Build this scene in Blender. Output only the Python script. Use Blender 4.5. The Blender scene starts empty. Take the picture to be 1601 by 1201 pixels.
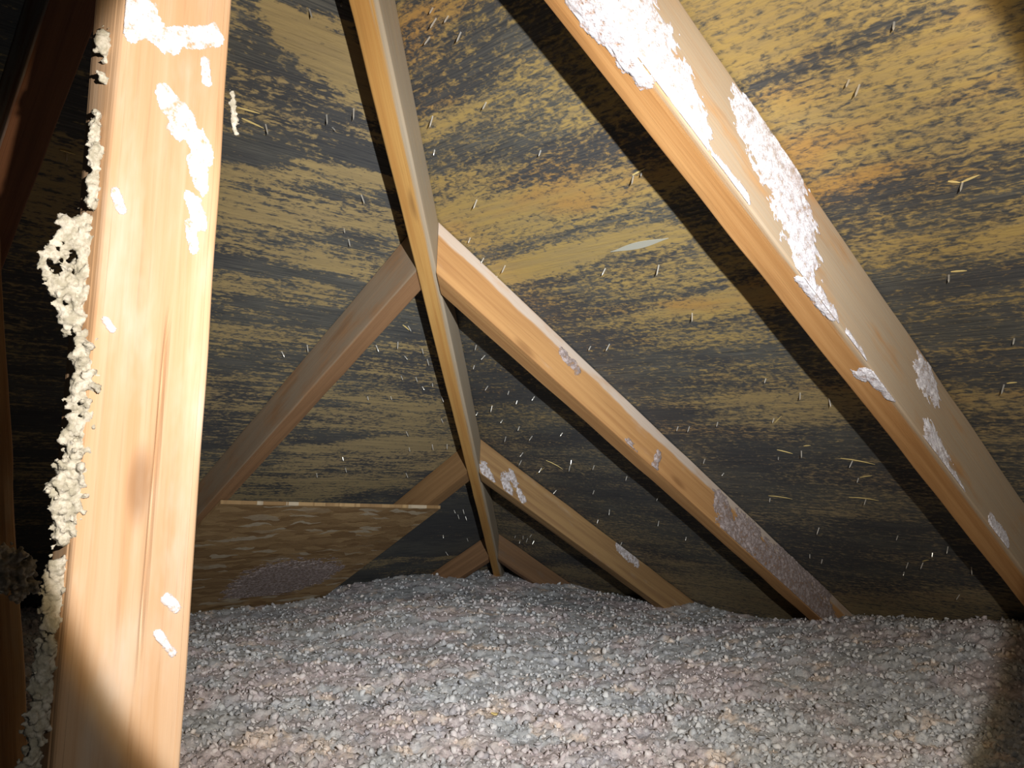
import bpy, bmesh, math
import numpy as np
from mathutils import Vector, Matrix

# ---------------------------------------------------------------- camera, world, light
CAM = {'c': [2.1506, 2.4892, 0.2959], 'F': [-0.66099, -0.74543, 0.08617], 'R': [-0.74569, 0.66534, 0.0356], 'U': [0.08387, 0.04073, 0.99564], 'f': 1344.95}
GEO = {'p': 0.5384, 'y1': 1.9273, 'y2': 1.3, 'y3': 0.6612, 'x0': 1.938, 'x1': 1.2983, 'x3': 0.6395, 'd': 0.089, 'hd': 0.0878, 'hth': 0.0179}

sc = bpy.context.scene
C = sc.collection
V3 = lambda k: Vector(CAM[k])
cam_d = bpy.data.cameras.new('camera'); cam_d.sensor_width = 36.0; cam_d.lens = CAM['f'] * 36.0 / 1601.0
cam_d.clip_start = 0.02
cam = bpy.data.objects.new('camera', cam_d); C.objects.link(cam)
cR, cU, cF = V3('R'), V3('U'), V3('F')
cam.matrix_world = Matrix(((cR.x, cU.x, -cF.x, CAM['c'][0]), (cR.y, cU.y, -cF.y, CAM['c'][1]),
                           (cR.z, cU.z, -cF.z, CAM['c'][2]), (0, 0, 0, 1)))
sc.camera = cam
w = bpy.data.worlds.new('attic_gloom'); sc.world = w; w.use_nodes = True
w.node_tree.nodes['Background'].inputs[0].default_value = (0.9, 0.95, 1.0, 1)
w.node_tree.nodes['Background'].inputs[1].default_value = 0.014
sc.view_settings.view_transform = 'Standard'; sc.view_settings.look = 'None'
sc.view_settings.gamma = 1.0; sc.view_settings.use_curve_mapping = False
sc.view_settings.exposure = 0.0

TORCH = Vector((2.049, 2.594, 0.421))          # the torch held beside the lens
AXIS = (cF - 0.1125 * cR - 0.1125 * cU).normalized()
def spot(name, watts, half_deg, blend, col):
    l = bpy.data.lights.new(name, 'SPOT'); l.energy = watts; l.spot_size = math.radians(2 * half_deg)
    l.spot_blend = blend; l.color = col; l.shadow_soft_size = 0.006
    o = bpy.data.objects.new(name, l); C.objects.link(o); o.location = TORCH
    o.rotation_euler = AXIS.to_track_quat('-Z', 'Y').to_euler(); return o
spot('torch_flood', 42, 34.2, 0.07, (1.0, 0.98, 0.95))
spot('torch_rim', 10, 35.2, 0.09, (1.0, 0.66, 0.22))
spot('torch_beam', 110, 28.0, 1.0, (0.93, 0.97, 1.0))
spot('torch_hotspot', 40, 15.0, 1.0, (0.92, 0.97, 1.0))
spot('torch_spill', 4.0, 75.0, 1.0, (1.0, 0.93, 0.82))

p, SL = GEO['p'], math.sqrt(1 + GEO['p'] ** 2)
D = GEO['d']; H = D * SL
# jack rafters: side, place along the eave, slight skew, half thickness, depth
JACKS = {'R1': ('R', 1.93, -0.0055, 0.0253, 0.1105), 'R2': ('R', 1.295, 0.0044, 0.0244, 0.0818), 'R3': ('R', 0.6521, -0.0194, 0.024, 0.0842), 'R4': ('R', 0.045, 0, 0.019, 0.084), 'L0': ('L', 1.9261, 0.013, 0.0244, 0.0958), 'L1': ('L', 1.2887, 0.0116, 0.0217, 0.0768), 'L3': ('L', 0.6361, 0.0148, 0.0237, 0.0796), 'L4': ('L', 0.04, 0, 0.019, 0.084)}
HS = GEO['hth'] / math.sqrt(2)
MOLD_R = [[1.502, 1.691, 1.774, 1.676, 0.11, 0.74], [1.4, 1.518, 1.777, 1.489, 0.063, 0.6], [1.62, 1.787, 1.682, 1.773, 0.013, 0.25], [1.443, 1.629, 1.555, 1.632, 0.02, 0.35], [1.59, 1.702, 1.719, 1.69, 0.023, 0.9], [1.437, 1.567, 1.585, 1.55, 0.02, 0.8], [1.567, 1.503, 1.738, 1.497, 0.027, 0.85], [1.767, 1.617, 1.862, 1.608, 0.046, 0.6], [1.332, 1.458, 1.742, 1.425, 0.035, 0.22], [1.485, 1.447, 1.622, 1.442, 0.021, 0.05], [1.294, 1.407, 1.681, 1.39, 0.015, 0.35], [1.343, 1.317, 1.662, 1.331, 0.025, -0.3], [1.602, 1.319, 1.697, 1.328, 0.008, 0.5], [1.329, 1.23, 1.618, 1.27, 0.04, 0.72], [1.597, 1.24, 1.749, 1.247, 0.028, 0.45], [1.464, 1.137, 1.767, 1.165, 0.026, 0.08], [1.305, 1.183, 1.502, 1.188, 0.017, 0.55], [1.249, 1.06, 1.794, 1.069, 0.055, 0.84], [1.407, 1.085, 1.711, 1.063, 0.022, 0.6], [1.173, 0.995, 1.535, 0.943, 0.031, 0.92], [1.322, 0.835, 1.649, 0.881, 0.06, 0.28], [1.48, 0.947, 1.675, 0.952, 0.032, 0.66], [1.143, 0.867, 1.34, 0.86, 0.051, 0.66], [1.219, 0.663, 1.654, 0.711, 0.043, 0.93], [1.595, 0.805, 1.733, 0.825, 0.022, 0.4], [1.393, 0.578, 1.695, 0.602, 0.057, 0.84], [1.315, 0.383, 1.596, 0.47, 0.047, 0.5], [1.064, 0.502, 1.271, 0.491, 0.092, 0.93], [1.359, 0.237, 1.721, 0.346, 0.092, 0.9], [1.294, 0.073, 1.778, 0.176, 0.064, 0.8], [1.239, -0.195, 1.797, 0.033, 0.064, 0.42], [1.099, 1.171, 1.18, 1.066, 0.115, 0.96], [0.886, 0.991, 1.098, 0.812, 0.123, 0.96], [0.888, 0.876, 1.06, 0.842, 0.04, 0.7], [0.565, 0.606, 1.078, 0.633, 0.086, 0.8], [0.67, 0.424, 0.981, 0.386, 0.118, 0.95], [0.646, 0.17, 0.891, 0.093, 0.154, 0.97], [0.646, -0.233, 1.096, -0.32, 0.191, -0.4], [0.22, 0.235, 0.341, 0.015, 0.267, 0.6], [0.009, -0.285, 0.424, -0.387, 0.311, 0.45], [-0.146, -0.208, 0.324, -0.117, 0.058, 0.9], [1.946, 1.599, 2.188, 1.567, 0.08, 0.4], [1.972, 1.532, 2.175, 1.529, 0.043, 0.36], [1.975, 1.523, 2.129, 1.534, 0.01, 0.72], [1.977, 1.45, 2.214, 1.44, 0.056, 0.38], [1.939, 1.409, 2.182, 1.411, 0.026, 0.46], [1.948, 1.361, 2.194, 1.37, 0.016, 0.34], [1.95, 1.292, 2.039, 1.308, 0.026, 0.88], [2.026, 1.278, 2.171, 1.289, 0.014, 0.7], [1.987, 1.371, 2.133, 1.373, 0.011, 0.64], [1.955, 1.227, 2.15, 1.214, 0.025, 0.34], [1.984, 1.193, 2.16, 1.25, 0.011, 0.6], [1.971, 1.14, 2.125, 1.129, 0.033, 0.88], [1.952, 1.045, 2.095, 1.024, 0.052, 0.92], [1.942, 0.947, 2.065, 0.919, 0.039, 0.86], [1.951, 0.867, 2.046, 0.853, 0.035, 0.42], [1.954, 0.76, 2.014, 0.742, 0.048, 0.6], [1.943, 0.634, 1.978, 0.614, 0.045, 0.75]]
MOLD_L = [[1.565, 1.202, 1.108, 1.26, 1.095, 0.68], [1.735, 1.722, 1.585, 1.726, 0.061, 0.86], [1.733, 1.738, 1.639, 1.756, 0.015, 0.3], [1.722, 1.712, 1.61, 1.721, 0.018, 0.2], [1.752, 1.743, 1.724, 1.716, 0.011, 0.8], [1.729, 1.629, 1.552, 1.67, 0.03, 0.93], [1.595, 1.692, 1.518, 1.665, 0.024, 0.08], [1.717, 1.642, 1.677, 1.641, 0.009, 0.1], [1.665, 1.645, 1.563, 1.651, 0.008, 0.35], [1.599, 1.605, 1.473, 1.609, 0.013, 0.3], [1.695, 1.547, 1.489, 1.559, 0.039, 0.95], [1.62, 1.609, 1.559, 1.608, 0.006, 0.5], [1.643, 1.466, 1.537, 1.482, 0.022, 0.12], [1.631, 1.404, 1.585, 1.404, 0.035, 0.08], [1.585, 1.404, 1.516, 1.42, 0.012, 0.25], [1.534, 1.521, 1.412, 1.528, 0.02, 0.15], [1.531, 1.492, 1.454, 1.497, 0.018, 0.12], [1.585, 1.45, 1.485, 1.47, 0.018, 0.9], [1.459, 1.464, 1.369, 1.478, 0.041, 0.62], [1.598, 1.283, 1.484, 1.281, 0.048, 0.86], [1.48, 1.415, 1.31, 1.428, 0.023, 0.35], [1.458, 1.327, 1.303, 1.373, 0.045, 0.48], [1.567, 1.22, 1.416, 1.242, 0.024, 0.3], [1.536, 1.13, 1.381, 1.147, 0.019, 0.36], [1.416, 1.139, 1.258, 1.154, 0.032, 0.6], [1.497, 1.032, 1.34, 1.065, 0.03, 0.38], [1.474, 0.943, 1.361, 0.963, 0.032, 0.84], [1.415, 0.796, 1.095, 0.868, 0.098, 0.5], [1.18, 0.569, 0.877, 0.624, 0.211, 0.3], [1.173, 0.828, 0.916, 0.985, 0.193, 0.5], [1.196, 1.045, 0.987, 1.087, 0.118, 0.62], [0.972, 0.653, 0.681, 0.713, 0.21, 0.42], [1.331, 0.658, 1.079, 0.712, 0.031, 0.55], [0.962, 0.344, 0.733, 0.386, 0.086, 0.36], [0.688, 0.386, 0.542, 0.52, 0.061, 0.6], [0.451, -0.081, 0.199, 0.124, 0.333, 0.99], [0.249, -0.226, -0.097, -0.275, 0.102, 0.62], [1.796, 1.009, 1.75, 1.019, 0.132, 0.72], [1.869, 1.348, 1.816, 1.395, 0.087, 0.38], [1.751, 0.727, 1.642, 0.659, 0.156, 0.7], [1.778, 0.93, 1.729, 0.94, 0.041, 0.5], [1.966, 1.583, 1.936, 1.597, 0.106, 0.75], [1.873, 1.486, 1.844, 1.492, 0.015, 0.7]]
NAILS_R = [[1.657, 1.777], [1.649, 1.764], [1.668, 1.759], [1.617, 1.748], [1.508, 1.648], [1.454, 1.597], [1.44, 1.487], [1.348, 1.416], [1.331, 1.364], [1.318, 1.315], [1.361, 1.336], [1.065, 1.129], [1.055, 1.091], [0.985, 1.059], [0.948, 0.976], [0.998, 0.951], [0.988, 0.91], [1.06, 0.924], [0.879, 0.892], [0.794, 0.864], [0.853, 0.826], [0.886, 0.794], [0.785, 0.743], [0.89, 0.747], [1.012, 0.763], [0.926, 0.625], [0.773, 0.659], [0.724, 0.614], [0.77, 0.575], [0.897, 0.596], [0.988, 0.602], [1.059, 0.551], [0.71, 0.44], [0.872, 0.457], [1.093, 0.453], [0.838, 0.34], [0.729, 0.258], [0.982, 0.293], [0.706, 0.103], [0.212, 0.234], [1.556, 1.283], [1.656, 1.269], [1.365, 1.086], [1.414, 1.087], [1.64, 1.146], [1.669, 0.948], [1.376, 0.79], [1.405, 0.79], [1.484, 0.806], [1.358, 0.653], [1.37, 0.591], [1.547, 0.67], [1.611, 0.697], [1.7, 0.664], [1.681, 0.594], [1.426, 0.48], [1.659, 0.507], [1.479, 0.345], [1.015, 0.202], [1.376, 0.181], [1.398, 0.158], [1.657, 0.34], [1.702, 0.267], [1.624, 0.199], [1.66, 0.208], [1.592, 0.14], [1.748, 0.308], [1.763, 0.214], [1.681, 0.044], [2.047, 1.158], [2.08, 1.012], [2.034, 0.902], [1.71, 0.9], [1.754, 0.88], [1.615, 0.817], [2.062, 1.49], [2.069, 1.48], [2.116, 1.313], [2.129, 1.538], [0.147, 0.035], [0.128, -0.011], [0.198, 0.045], [0.204, 0.026], [0.263, 0.068], [0.222, 0.009], [1.735, 1.447], [1.752, 1.45], [1.63, 1.534], [1.666, 1.734], [1.613, 1.634]]
NAILS_L = [[1.676, 1.765], [1.645, 1.79], [1.546, 1.646], [1.576, 1.621], [1.557, 1.603], [1.646, 1.573], [1.445, 1.492], [1.431, 1.409], [1.41, 1.387], [1.153, 1.178], [1.142, 1.12], [1.072, 1.108], [1.183, 1.098], [1.095, 1.073], [1.034, 1.072], [1.056, 0.996], [0.974, 0.961], [0.957, 0.979], [1.029, 0.907], [0.76, 0.687], [0.713, 0.692], [0.884, 0.748], [0.823, 0.823], [0.821, 0.664], [0.374, 0.249], [0.331, 0.211], [0.339, 0.253], [0.285, 0.193], [0.27, 0.033], [0.132, -0.007], [0.142, -0.134], [0.001, -0.169], [0.987, 0.597], [1.014, 0.503], [0.946, 0.537], [0.735, 0.513], [1.367, 1.036], [1.327, 1.068], [1.251, 1.035], [1.246, 1.133], [1.087, 0.898], [1.219, 0.821], [1.016, 0.997], [0.895, 0.928], [1.863, 1.429]]
CHIPS_R = [[1.684, 0.673, 1.744, 0.662], [1.688, 0.6, 1.716, 0.611], [1.433, 0.494, 1.49, 0.494], [1.628, 0.511, 1.69, 0.516], [1.562, 0.701, 1.589, 0.689], [1.627, 0.718, 1.643, 0.722], [2.053, 1.165, 2.071, 1.164], [1.611, 0.805, 1.639, 0.831], [0.831, 0.62, 0.868, 0.588], [0.723, 0.543, 0.79, 0.583], [2.116, 1.314, 2.136, 1.32], [2.103, 1.319, 2.114, 1.314], [2.04, 0.907, 2.054, 0.91], [1.737, 1.45, 1.761, 1.455], [1.664, 0.219, 1.682, 0.233]]
CHIPS_L = [[1.692, 1.588, 1.663, 1.59], [1.679, 1.572, 1.647, 1.568], [1.167, 1.18, 1.144, 1.169], [1.871, 1.434, 1.853, 1.433]]
FLOOR_PTS = [[-0.329, -0.307, -0.177], [-0.276, -0.091, -0.148], [-0.324, -0.028, -0.174], [-0.402, 0.042, -0.216], [-0.42, 0.198, -0.226], [-0.381, 0.391, -0.205], [-0.358, 0.527, -0.193], [-0.3, 0.682, -0.162], [-0.406, 0.789, -0.219], [-0.361, 0.939, -0.194], [-0.348, 1.059, -0.188], [-0.218, 1.309, -0.118], [-0.158, 1.478, -0.085], [-0.112, 1.622, -0.061], [-0.03, 1.778, -0.016], [-0.184, -0.346, -0.187], [-0.032, -0.325, -0.175], [0.131, -0.319, -0.172], [0.275, -0.327, -0.176], [0.37, -0.399, -0.215], [0.601, -0.165, -0.202], [0.769, -0.228, -0.236], [1.057, -0.214, -0.228]]
RESIDUE = {"R1s": [[1.5763, 0.0105, 1.5099, 0.0323, 0.0396], [1.5342, 0.017, 1.4993, 0.0184, 0.0335], [1.5013, 0.0166, 1.4905, 0.0013, 0.0165], [1.449, 0.035, 1.4236, 0.0076, 0.0192], [1.4556, 0.0362, 1.4353, 0.0223, 0.0176], [1.3228, 0.1058, 1.2761, 0.1214, 0.0153], [1.316, 0.0963, 1.2406, 0.107, 0.0265], [1.2756, 0.0947, 1.2254, 0.0596, 0.0308], [1.2403, 0.0914, 1.2105, 0.043, 0.0241], [1.2251, 0.0401, 1.1995, 0.0034, 0.0167], [1.2055, -0.0008, 1.1359, 0.0014, 0.0107], [1.3946, -0.0005, 1.3647, 0.0053, 0.0057], [1.3647, 0.0053, 1.3335, 0.0041, 0.0062], [1.0997, 0.0024, 1.0568, 0.0009, 0.0059], [0.8766, 0.0904, 0.8464, 0.0932, 0.0164], [0.852, 0.0097, 0.8012, -0.0041, 0.0177], [0.7966, -0.0015, 0.7453, -0.0053, 0.0102], [0.6234, 0.0118, 0.5631, 0.0112, 0.0086], [1.234, 0.1558, 1.1968, 0.1618, 0.0109]], "R1b": [[1.588, 1.94, 1.553, 1.942, 0.0122], [1.559, 1.943, 1.521, 1.939, 0.011], [1.531, 1.94, 1.501, 1.94, 0.0081], [1.026, 1.939, 1.011, 1.948, 0.0092], [0.997, 1.955, 0.975, 1.951, 0.0067], [1.007, 1.943, 0.996, 1.948, 0.0057], [1.205, 1.949, 1.14, 1.952, 0.0058]], "R2s": [[0.4532, 0.0546, 0.4213, 0.0271, 0.0206], [0.4342, 0.0205, 0.3941, -0.0035, 0.0234], [0.3547, 0.0463, 0.2844, 0.0206, 0.0272], [0.313, 0.037, 0.2554, 0.0116, 0.031], [0.2556, 0.0193, 0.1355, 0.0136, 0.0382], [0.1665, 0.0308, 0.0398, 0.0172, 0.044], [0.104, 0.0041, -0.0269, 0.0225, 0.0329], [0.0472, 0.099, -0.0263, 0.0923, 0.0201], [0.7817, -0.0011, 0.7711, -0.0082, 0.0096], [0.9866, 0.0598, 0.9501, 0.0582, 0.0082], [0.6868, 0.0396, 0.703, -0.0034, 0.0066]], "O": [[0.958, 0.001, 0.904, 0.016, 0.0475], [0.91, 0.035, 0.819, 0.026, 0.0654], [0.832, 0.042, 0.749, 0.021, 0.0421], [0.936, -0.069, 0.815, -0.061, 0.0506], [0.822, -0.04, 0.748, -0.028, 0.0391], [0.964, 0.079, 0.916, 0.086, 0.0161]], "R3s": [[0.6329, 0.0218, 0.6114, 0.0093, 0.0108], [0.556, 0.0363, 0.5426, 0.0081, 0.0112], [0.533, 0.0597, 0.52, 0.0418, 0.0086], [0.5021, 0.0264, 0.4892, 0.0153, 0.0086], [0.0799, 0.0816, 0.0064, 0.08, 0.0122]], "P": [[0.6105, 1.9713, 0.5953, 1.9614, 0.0081], [0.589, 1.972, 0.5829, 1.9694, 0.0034], [0.5899, 1.9566, 0.5869, 1.945, 0.0042], [0.5901, 1.9429, 0.6059, 1.9129, 0.0055], [0.5513, 1.9434, 0.5409, 1.9381, 0.0046], [0.5402, 1.9325, 0.5304, 1.9247, 0.0047], [0.5344, 1.9274, 0.5138, 1.914, 0.0057], [0.5078, 1.9184, 0.4898, 1.9124, 0.0045], [0.4786, 1.9188, 0.4606, 1.9128, 0.0035], [0.4591, 1.9199, 0.4411, 1.9139, 0.0029], [0.5847, 1.9164, 0.5685, 1.9128, 0.0026], [0.4708, 1.9721, 0.4583, 1.967, 0.0023], [0.527, 1.9362, 0.5212, 1.9312, 0.0026], [0.3809, 1.9719, 0.3748, 1.9673, 0.0017], [0.1887, 1.9173, 0.1814, 1.9101, 0.0025], [0.1648, 1.9224, 0.1501, 1.9102, 0.002]]}
OSB = [[1.292, 0.488, 0.15], [0.642, 0.447, 0.128], [0.616, -0.141, -0.189], [1.304, 0.362, 0.082]]
POSTCLUMPS = [[[1.9849, 1.855, 0.5831, 0.00368], [1.9869, 1.855, 0.5763, 0.00322], [1.9838, 1.855, 0.5741, 0.0041400000000000005], [1.9855, 1.855, 0.5796, 0.00322]], [[1.9862, 1.855, 0.5555, 0.00184], [1.9836, 1.855, 0.5536, 0.0023000000000000004], [1.9821, 1.855, 0.5513, 0.0027600000000000003]], [[1.9856, 1.855, 0.5177, 0.00368], [1.9858, 1.855, 0.5085, 0.00368], [1.9831, 1.855, 0.5001, 0.0041400000000000005], [1.9834, 1.855, 0.4876, 0.00368], [1.9845, 1.855, 0.4791, 0.00322], [1.9828, 1.855, 0.4681, 0.0041400000000000005], [1.9844, 1.855, 0.4609, 0.00368], [1.985, 1.855, 0.4926, 0.00322], [1.9857, 1.855, 0.5246, 0.0027600000000000003], [1.9859, 1.855, 0.5039, 0.00322], [1.9857, 1.855, 0.5131, 0.00322], [1.985, 1.855, 0.4744, 0.00322], [1.9847, 1.855, 0.4645, 0.00322]], [[1.9992, 1.85, 0.4473, 0.004186], [1.9942, 1.85, 0.4453, 0.004186], [2.0041, 1.85, 0.4316, 0.00299], [2.0092, 1.85, 0.421, 0.00299], [2.0103, 1.85, 0.4155, 0.00299], [2.0075, 1.85, 0.409, 0.00299], [2.0032, 1.85, 0.4044, 0.0035880000000000005], [2.0022, 1.85, 0.4223, 0.00299], [1.9976, 1.85, 0.4253, 0.00299], [1.9906, 1.85, 0.4401, 0.0053820000000000005], [1.9872, 1.85, 0.4499, 0.0053820000000000005], [2.0014, 1.85, 0.3959, 0.0035880000000000005], [1.9914, 1.85, 0.4064, 0.0035880000000000005], [1.9852, 1.85, 0.4119, 0.00598], [1.9976, 1.85, 0.3987, 0.004186], [1.9989, 1.85, 0.3884, 0.0035880000000000005], [1.9915, 1.85, 0.3974, 0.0053820000000000005], [1.9833, 1.85, 0.3965, 0.007176000000000001], [1.982, 1.85, 0.4237, 0.00598], [1.9817, 1.85, 0.4374, 0.0053820000000000005], [1.9925, 1.85, 0.384, 0.004784000000000001], [1.9845, 1.85, 0.3851, 0.007176000000000001], [1.9891, 1.85, 0.3756, 0.0053820000000000005], [1.9818, 1.85, 0.3765, 0.007176000000000001], [1.995, 1.85, 0.3792, 0.00299], [1.9865, 1.85, 0.4297, 0.0035880000000000005], [1.9915, 1.85, 0.431, 0.00299], [1.997, 1.85, 0.4388, 0.00322], [2.0005, 1.85, 0.4368, 0.0027600000000000003], [2.0072, 1.85, 0.4266, 0.0027600000000000003], [1.9933, 1.85, 0.4329, 0.00368], [1.9956, 1.85, 0.4146, 0.0027600000000000003], [1.9989, 1.85, 0.4051, 0.00322], [2.0025, 1.85, 0.4001, 0.00322], [1.9852, 1.85, 0.4344, 0.004600000000000001], [1.9832, 1.85, 0.4122, 0.004600000000000001]], [[1.98, 1.859, 0.3627, 0.007084000000000002], [1.9834, 1.859, 0.3535, 0.006072000000000001], [1.9787, 1.859, 0.3452, 0.00759], [1.9837, 1.859, 0.336, 0.006072000000000001], [1.9845, 1.859, 0.3251, 0.005566000000000001], [1.9793, 1.859, 0.3189, 0.008096000000000003], [1.9815, 1.859, 0.3057, 0.0065780000000000005], [1.9876, 1.859, 0.3011, 0.003542000000000001], [1.9814, 1.859, 0.2928, 0.007084000000000002], [1.9872, 1.859, 0.2798, 0.006072000000000001], [1.9808, 1.859, 0.2734, 0.00759], [1.9902, 1.859, 0.267, 0.0065780000000000005], [1.9835, 1.859, 0.2563, 0.00759], [1.9912, 1.859, 0.2543, 0.004048000000000001], [1.9865, 1.859, 0.2436, 0.007084000000000002], [1.981, 1.859, 0.2393, 0.006072000000000001], [1.9879, 1.859, 0.231, 0.004048000000000001], [1.9818, 1.859, 0.3318, 0.0065780000000000005], [1.9794, 1.859, 0.3102, 0.007084000000000002], [1.9823, 1.859, 0.2841, 0.0065780000000000005], [1.9821, 1.859, 0.2649, 0.007084000000000002], [1.9838, 1.859, 0.25, 0.0065780000000000005]], [[1.8854, 1.845, 0.5732, 0.0023000000000000004], [1.8845, 1.845, 0.5682, 0.0023000000000000004], [1.8842, 1.845, 0.5642, 0.0023000000000000004], [1.8835, 1.845, 0.5602, 0.0023000000000000004], [1.8826, 1.845, 0.5558, 0.0023000000000000004], [1.8824, 1.845, 0.5517, 0.0023000000000000004], [1.8821, 1.845, 0.5471, 0.0023000000000000004], [1.8803, 1.845, 0.5439, 0.00184]], [[1.9872, 1.855, 0.2138, 0.005566000000000001], [1.9874, 1.855, 0.2012, 0.006072000000000001], [1.9876, 1.855, 0.1887, 0.005566000000000001], [1.9883, 1.855, 0.1762, 0.006072000000000001], [1.9887, 1.855, 0.1618, 0.006072000000000001], [1.9899, 1.855, 0.1475, 0.006072000000000001], [1.9904, 1.855, 0.1332, 0.006072000000000001], [1.9912, 1.855, 0.1191, 0.0065780000000000005], [1.9921, 1.855, 0.105, 0.0065780000000000005], [1.9931, 1.855, 0.0891, 0.007084000000000002], [1.989, 1.855, 0.2076, 0.00506], [1.9897, 1.855, 0.1951, 0.00506], [1.9899, 1.855, 0.1826, 0.00506], [1.9912, 1.855, 0.1538, 0.00506], [1.992, 1.855, 0.1396, 0.005520000000000001], [1.9942, 1.855, 0.1135, 0.005520000000000001]], [[1.9589, 1.6, 0.1857, 0.009200000000000002], [1.9481, 1.6, 0.1793, 0.00736], [1.964, 1.6, 0.1717, 0.009200000000000002], [1.9518, 1.6, 0.1595, 0.00644], [1.9417, 1.6, 0.1645, 0.005520000000000001], [1.967, 1.6, 0.1918, 0.008280000000000001]]]
CHIP_FLOOR = [1.211, 1.418, -0.1]
WEB = [[1.907, 1.282, 0.4869], [1.907, 1.4643, 0.1878]]
PLUG = [[1.594, 1.3175], [1.71, 1.3209]]
CRACK = [[0.4006, 1.9293], [0.1789, 1.9325]]

# ---------------------------------------------------------------- helpers
rng = np.random.default_rng(7)
def tag(o, label=None, cat=None, group=None, kind=None):
    for k, v in (('label', label), ('category', cat), ('group', group), ('kind', kind)):
        if v: o[k] = v
    return o
def mesh_np(name, verts, quads=None, tris=None, smooth=True):
    me = bpy.data.meshes.new(name)
    nq = 0 if quads is None else len(quads); nt = 0 if tris is None else len(tris)
    me.vertices.add(len(verts)); me.vertices.foreach_set('co', np.asarray(verts, np.float32).ravel())
    idx = np.concatenate([np.asarray(a, np.int32).ravel() for a in (quads, tris) if a is not None and len(a)])
    me.loops.add(len(idx)); me.loops.foreach_set('vertex_index', idx)
    st = np.concatenate([np.arange(nq) * 4, nq * 4 + np.arange(nt) * 3]).astype(np.int32)
    me.polygons.add(nq + nt); me.polygons.foreach_set('loop_start', st)
    me.polygons.foreach_set('use_smooth', np.full(nq + nt, smooth))
    me.update(calc_edges=True); me.validate()
    return me
def attr(me, name, data):
    a = me.attributes.new(name, 'FLOAT', 'POINT'); a.data.foreach_set('value', np.asarray(data, np.float32))
def attr3(me, name, data):
    a = me.attributes.new(name, 'FLOAT_VECTOR', 'POINT'); a.data.foreach_set('vector', np.asarray(data, np.float32).ravel())
def link(name, me, mat, parent=None):
    o = bpy.data.objects.new(name, me); C.objects.link(o)
    if mat and not me.materials: me.materials.append(mat)
    if parent: o.parent = parent
    return o
def hash2(ix, iy, k=0):
    n = (ix.astype(np.int64) * 374761393 + iy.astype(np.int64) * 668265263 + k * 974634777) & 0x7fffffff
    n = ((n ^ (n >> 13)) * 1274126177) & 0x7fffffff
    n = ((n ^ (n >> 16)) * 668265263) & 0x7fffffff
    return (n ^ (n >> 15)) % 100003 / 100003.0
def vnoise(x, y, k=0):
    ix, iy = np.floor(x), np.floor(y); fx, fy = x - ix, y - iy
    fx, fy = fx * fx * (3 - 2 * fx), fy * fy * (3 - 2 * fy)
    a, b = hash2(ix, iy, k), hash2(ix + 1, iy, k); c, d = hash2(ix, iy + 1, k), hash2(ix + 1, iy + 1, k)
    return (a * (1 - fx) + b * fx) * (1 - fy) + (c * (1 - fx) + d * fx) * fy
def fbm(x, y, k=0, n=4):
    s, a = 0, 0.5
    for i in range(n): s = s + a * vnoise(x * 2 ** i, y * 2 ** i, k + i); a *= 0.5
    return s
def lumps(x, y, k):                            # rounded pebbly bumps 0..1
    ix, iy = np.floor(x), np.floor(y); best = np.full(x.shape, 9.0); val = np.zeros(x.shape)
    for dx in (-1, 0, 1):
        for dy in (-1, 0, 1):
            cx, cy = ix + dx, iy + dy
            d = (cx + hash2(cx, cy, k) - x) ** 2 + (cy + hash2(cx, cy, k + 1) - y) ** 2
            m = d < best; best = np.where(m, d, best); val = np.where(m, hash2(cx, cy, k + 2), val)
    return np.sqrt(np.clip(1 - best / 0.75, 0, 1)) * (0.45 + 0.75 * val), val

# ---------------------------------------------------------------- materials
class NT:
    def __init__(s, name, rough=0.8):
        s.m = bpy.data.materials.new(name); s.m.use_nodes = True; s.t = s.m.node_tree
        s.b = s.t.nodes['Principled BSDF']; s.b.inputs['Roughness'].default_value = rough
        s.b.inputs['Specular IOR Level'].default_value = 0.25
    def n(s, typ, **kw):
        o = s.t.nodes.new(typ)
        for k, v in kw.items(): setattr(o, k, v)
        return o
    def l(s, a, b): s.t.links.new(a, b)
    def at(s, name): 
        o = s.n('ShaderNodeAttribute'); o.attribute_name = name; return o
    def scale(s, vec, sx, sy, sz=1):
        o = s.n('ShaderNodeMapping'); o.inputs['Scale'].default_value = (sx, sy, sz); s.l(vec, o.inputs[0]); return o.outputs[0]
    def noise(s, vec, scale=1, det=6, rough=0.6, dist=0.0):
        o = s.n('ShaderNodeTexNoise'); o.inputs['Scale'].default_value = scale; o.inputs['Detail'].default_value = det
        o.inputs['Roughness'].default_value = rough; o.inputs['Distortion'].default_value = dist; s.l(vec, o.inputs['Vector']); return o.outputs['Fac']
    def math(s, op, a, b=None, c=None):
        o = s.n('ShaderNodeMath', operation=op)
        for i, v in enumerate((a, b, c)):
            if v is None: continue
            if isinstance(v, (int, float)): o.inputs[i].default_value = v
            else: s.l(v, o.inputs[i])
        return o.outputs[0]
    def step(s, v, lo, hi):
        o = s.n('ShaderNodeMapRange', interpolation_type='SMOOTHSTEP')
        o.inputs['From Min'].default_value = lo; o.inputs['From Max'].default_value = hi; s.l(v, o.inputs['Value']); return o.outputs[0]
    def mix(s, f, a, b):
        o = s.n('ShaderNodeMix', data_type='RGBA')
        for i, v in ((0, f), (6, a), (7, b)):
            if isinstance(v, (int, float)): o.inputs[i].default_value = v
            elif isinstance(v, tuple): o.inputs[i].default_value = v + (1,)
            else: s.l(v, o.inputs[i])
        return o.outputs[2]
    def bump(s, h, strength=0.3, dist=0.002):
        o = s.n('ShaderNodeBump'); o.inputs['Strength'].default_value = strength; o.inputs['Distance'].default_value = dist
        s.l(h, o.inputs['Height']); s.l(o.outputs[0], s.b.inputs['Normal'])
    def col(s, c): s.l(c, s.b.inputs['Base Color'])

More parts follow.
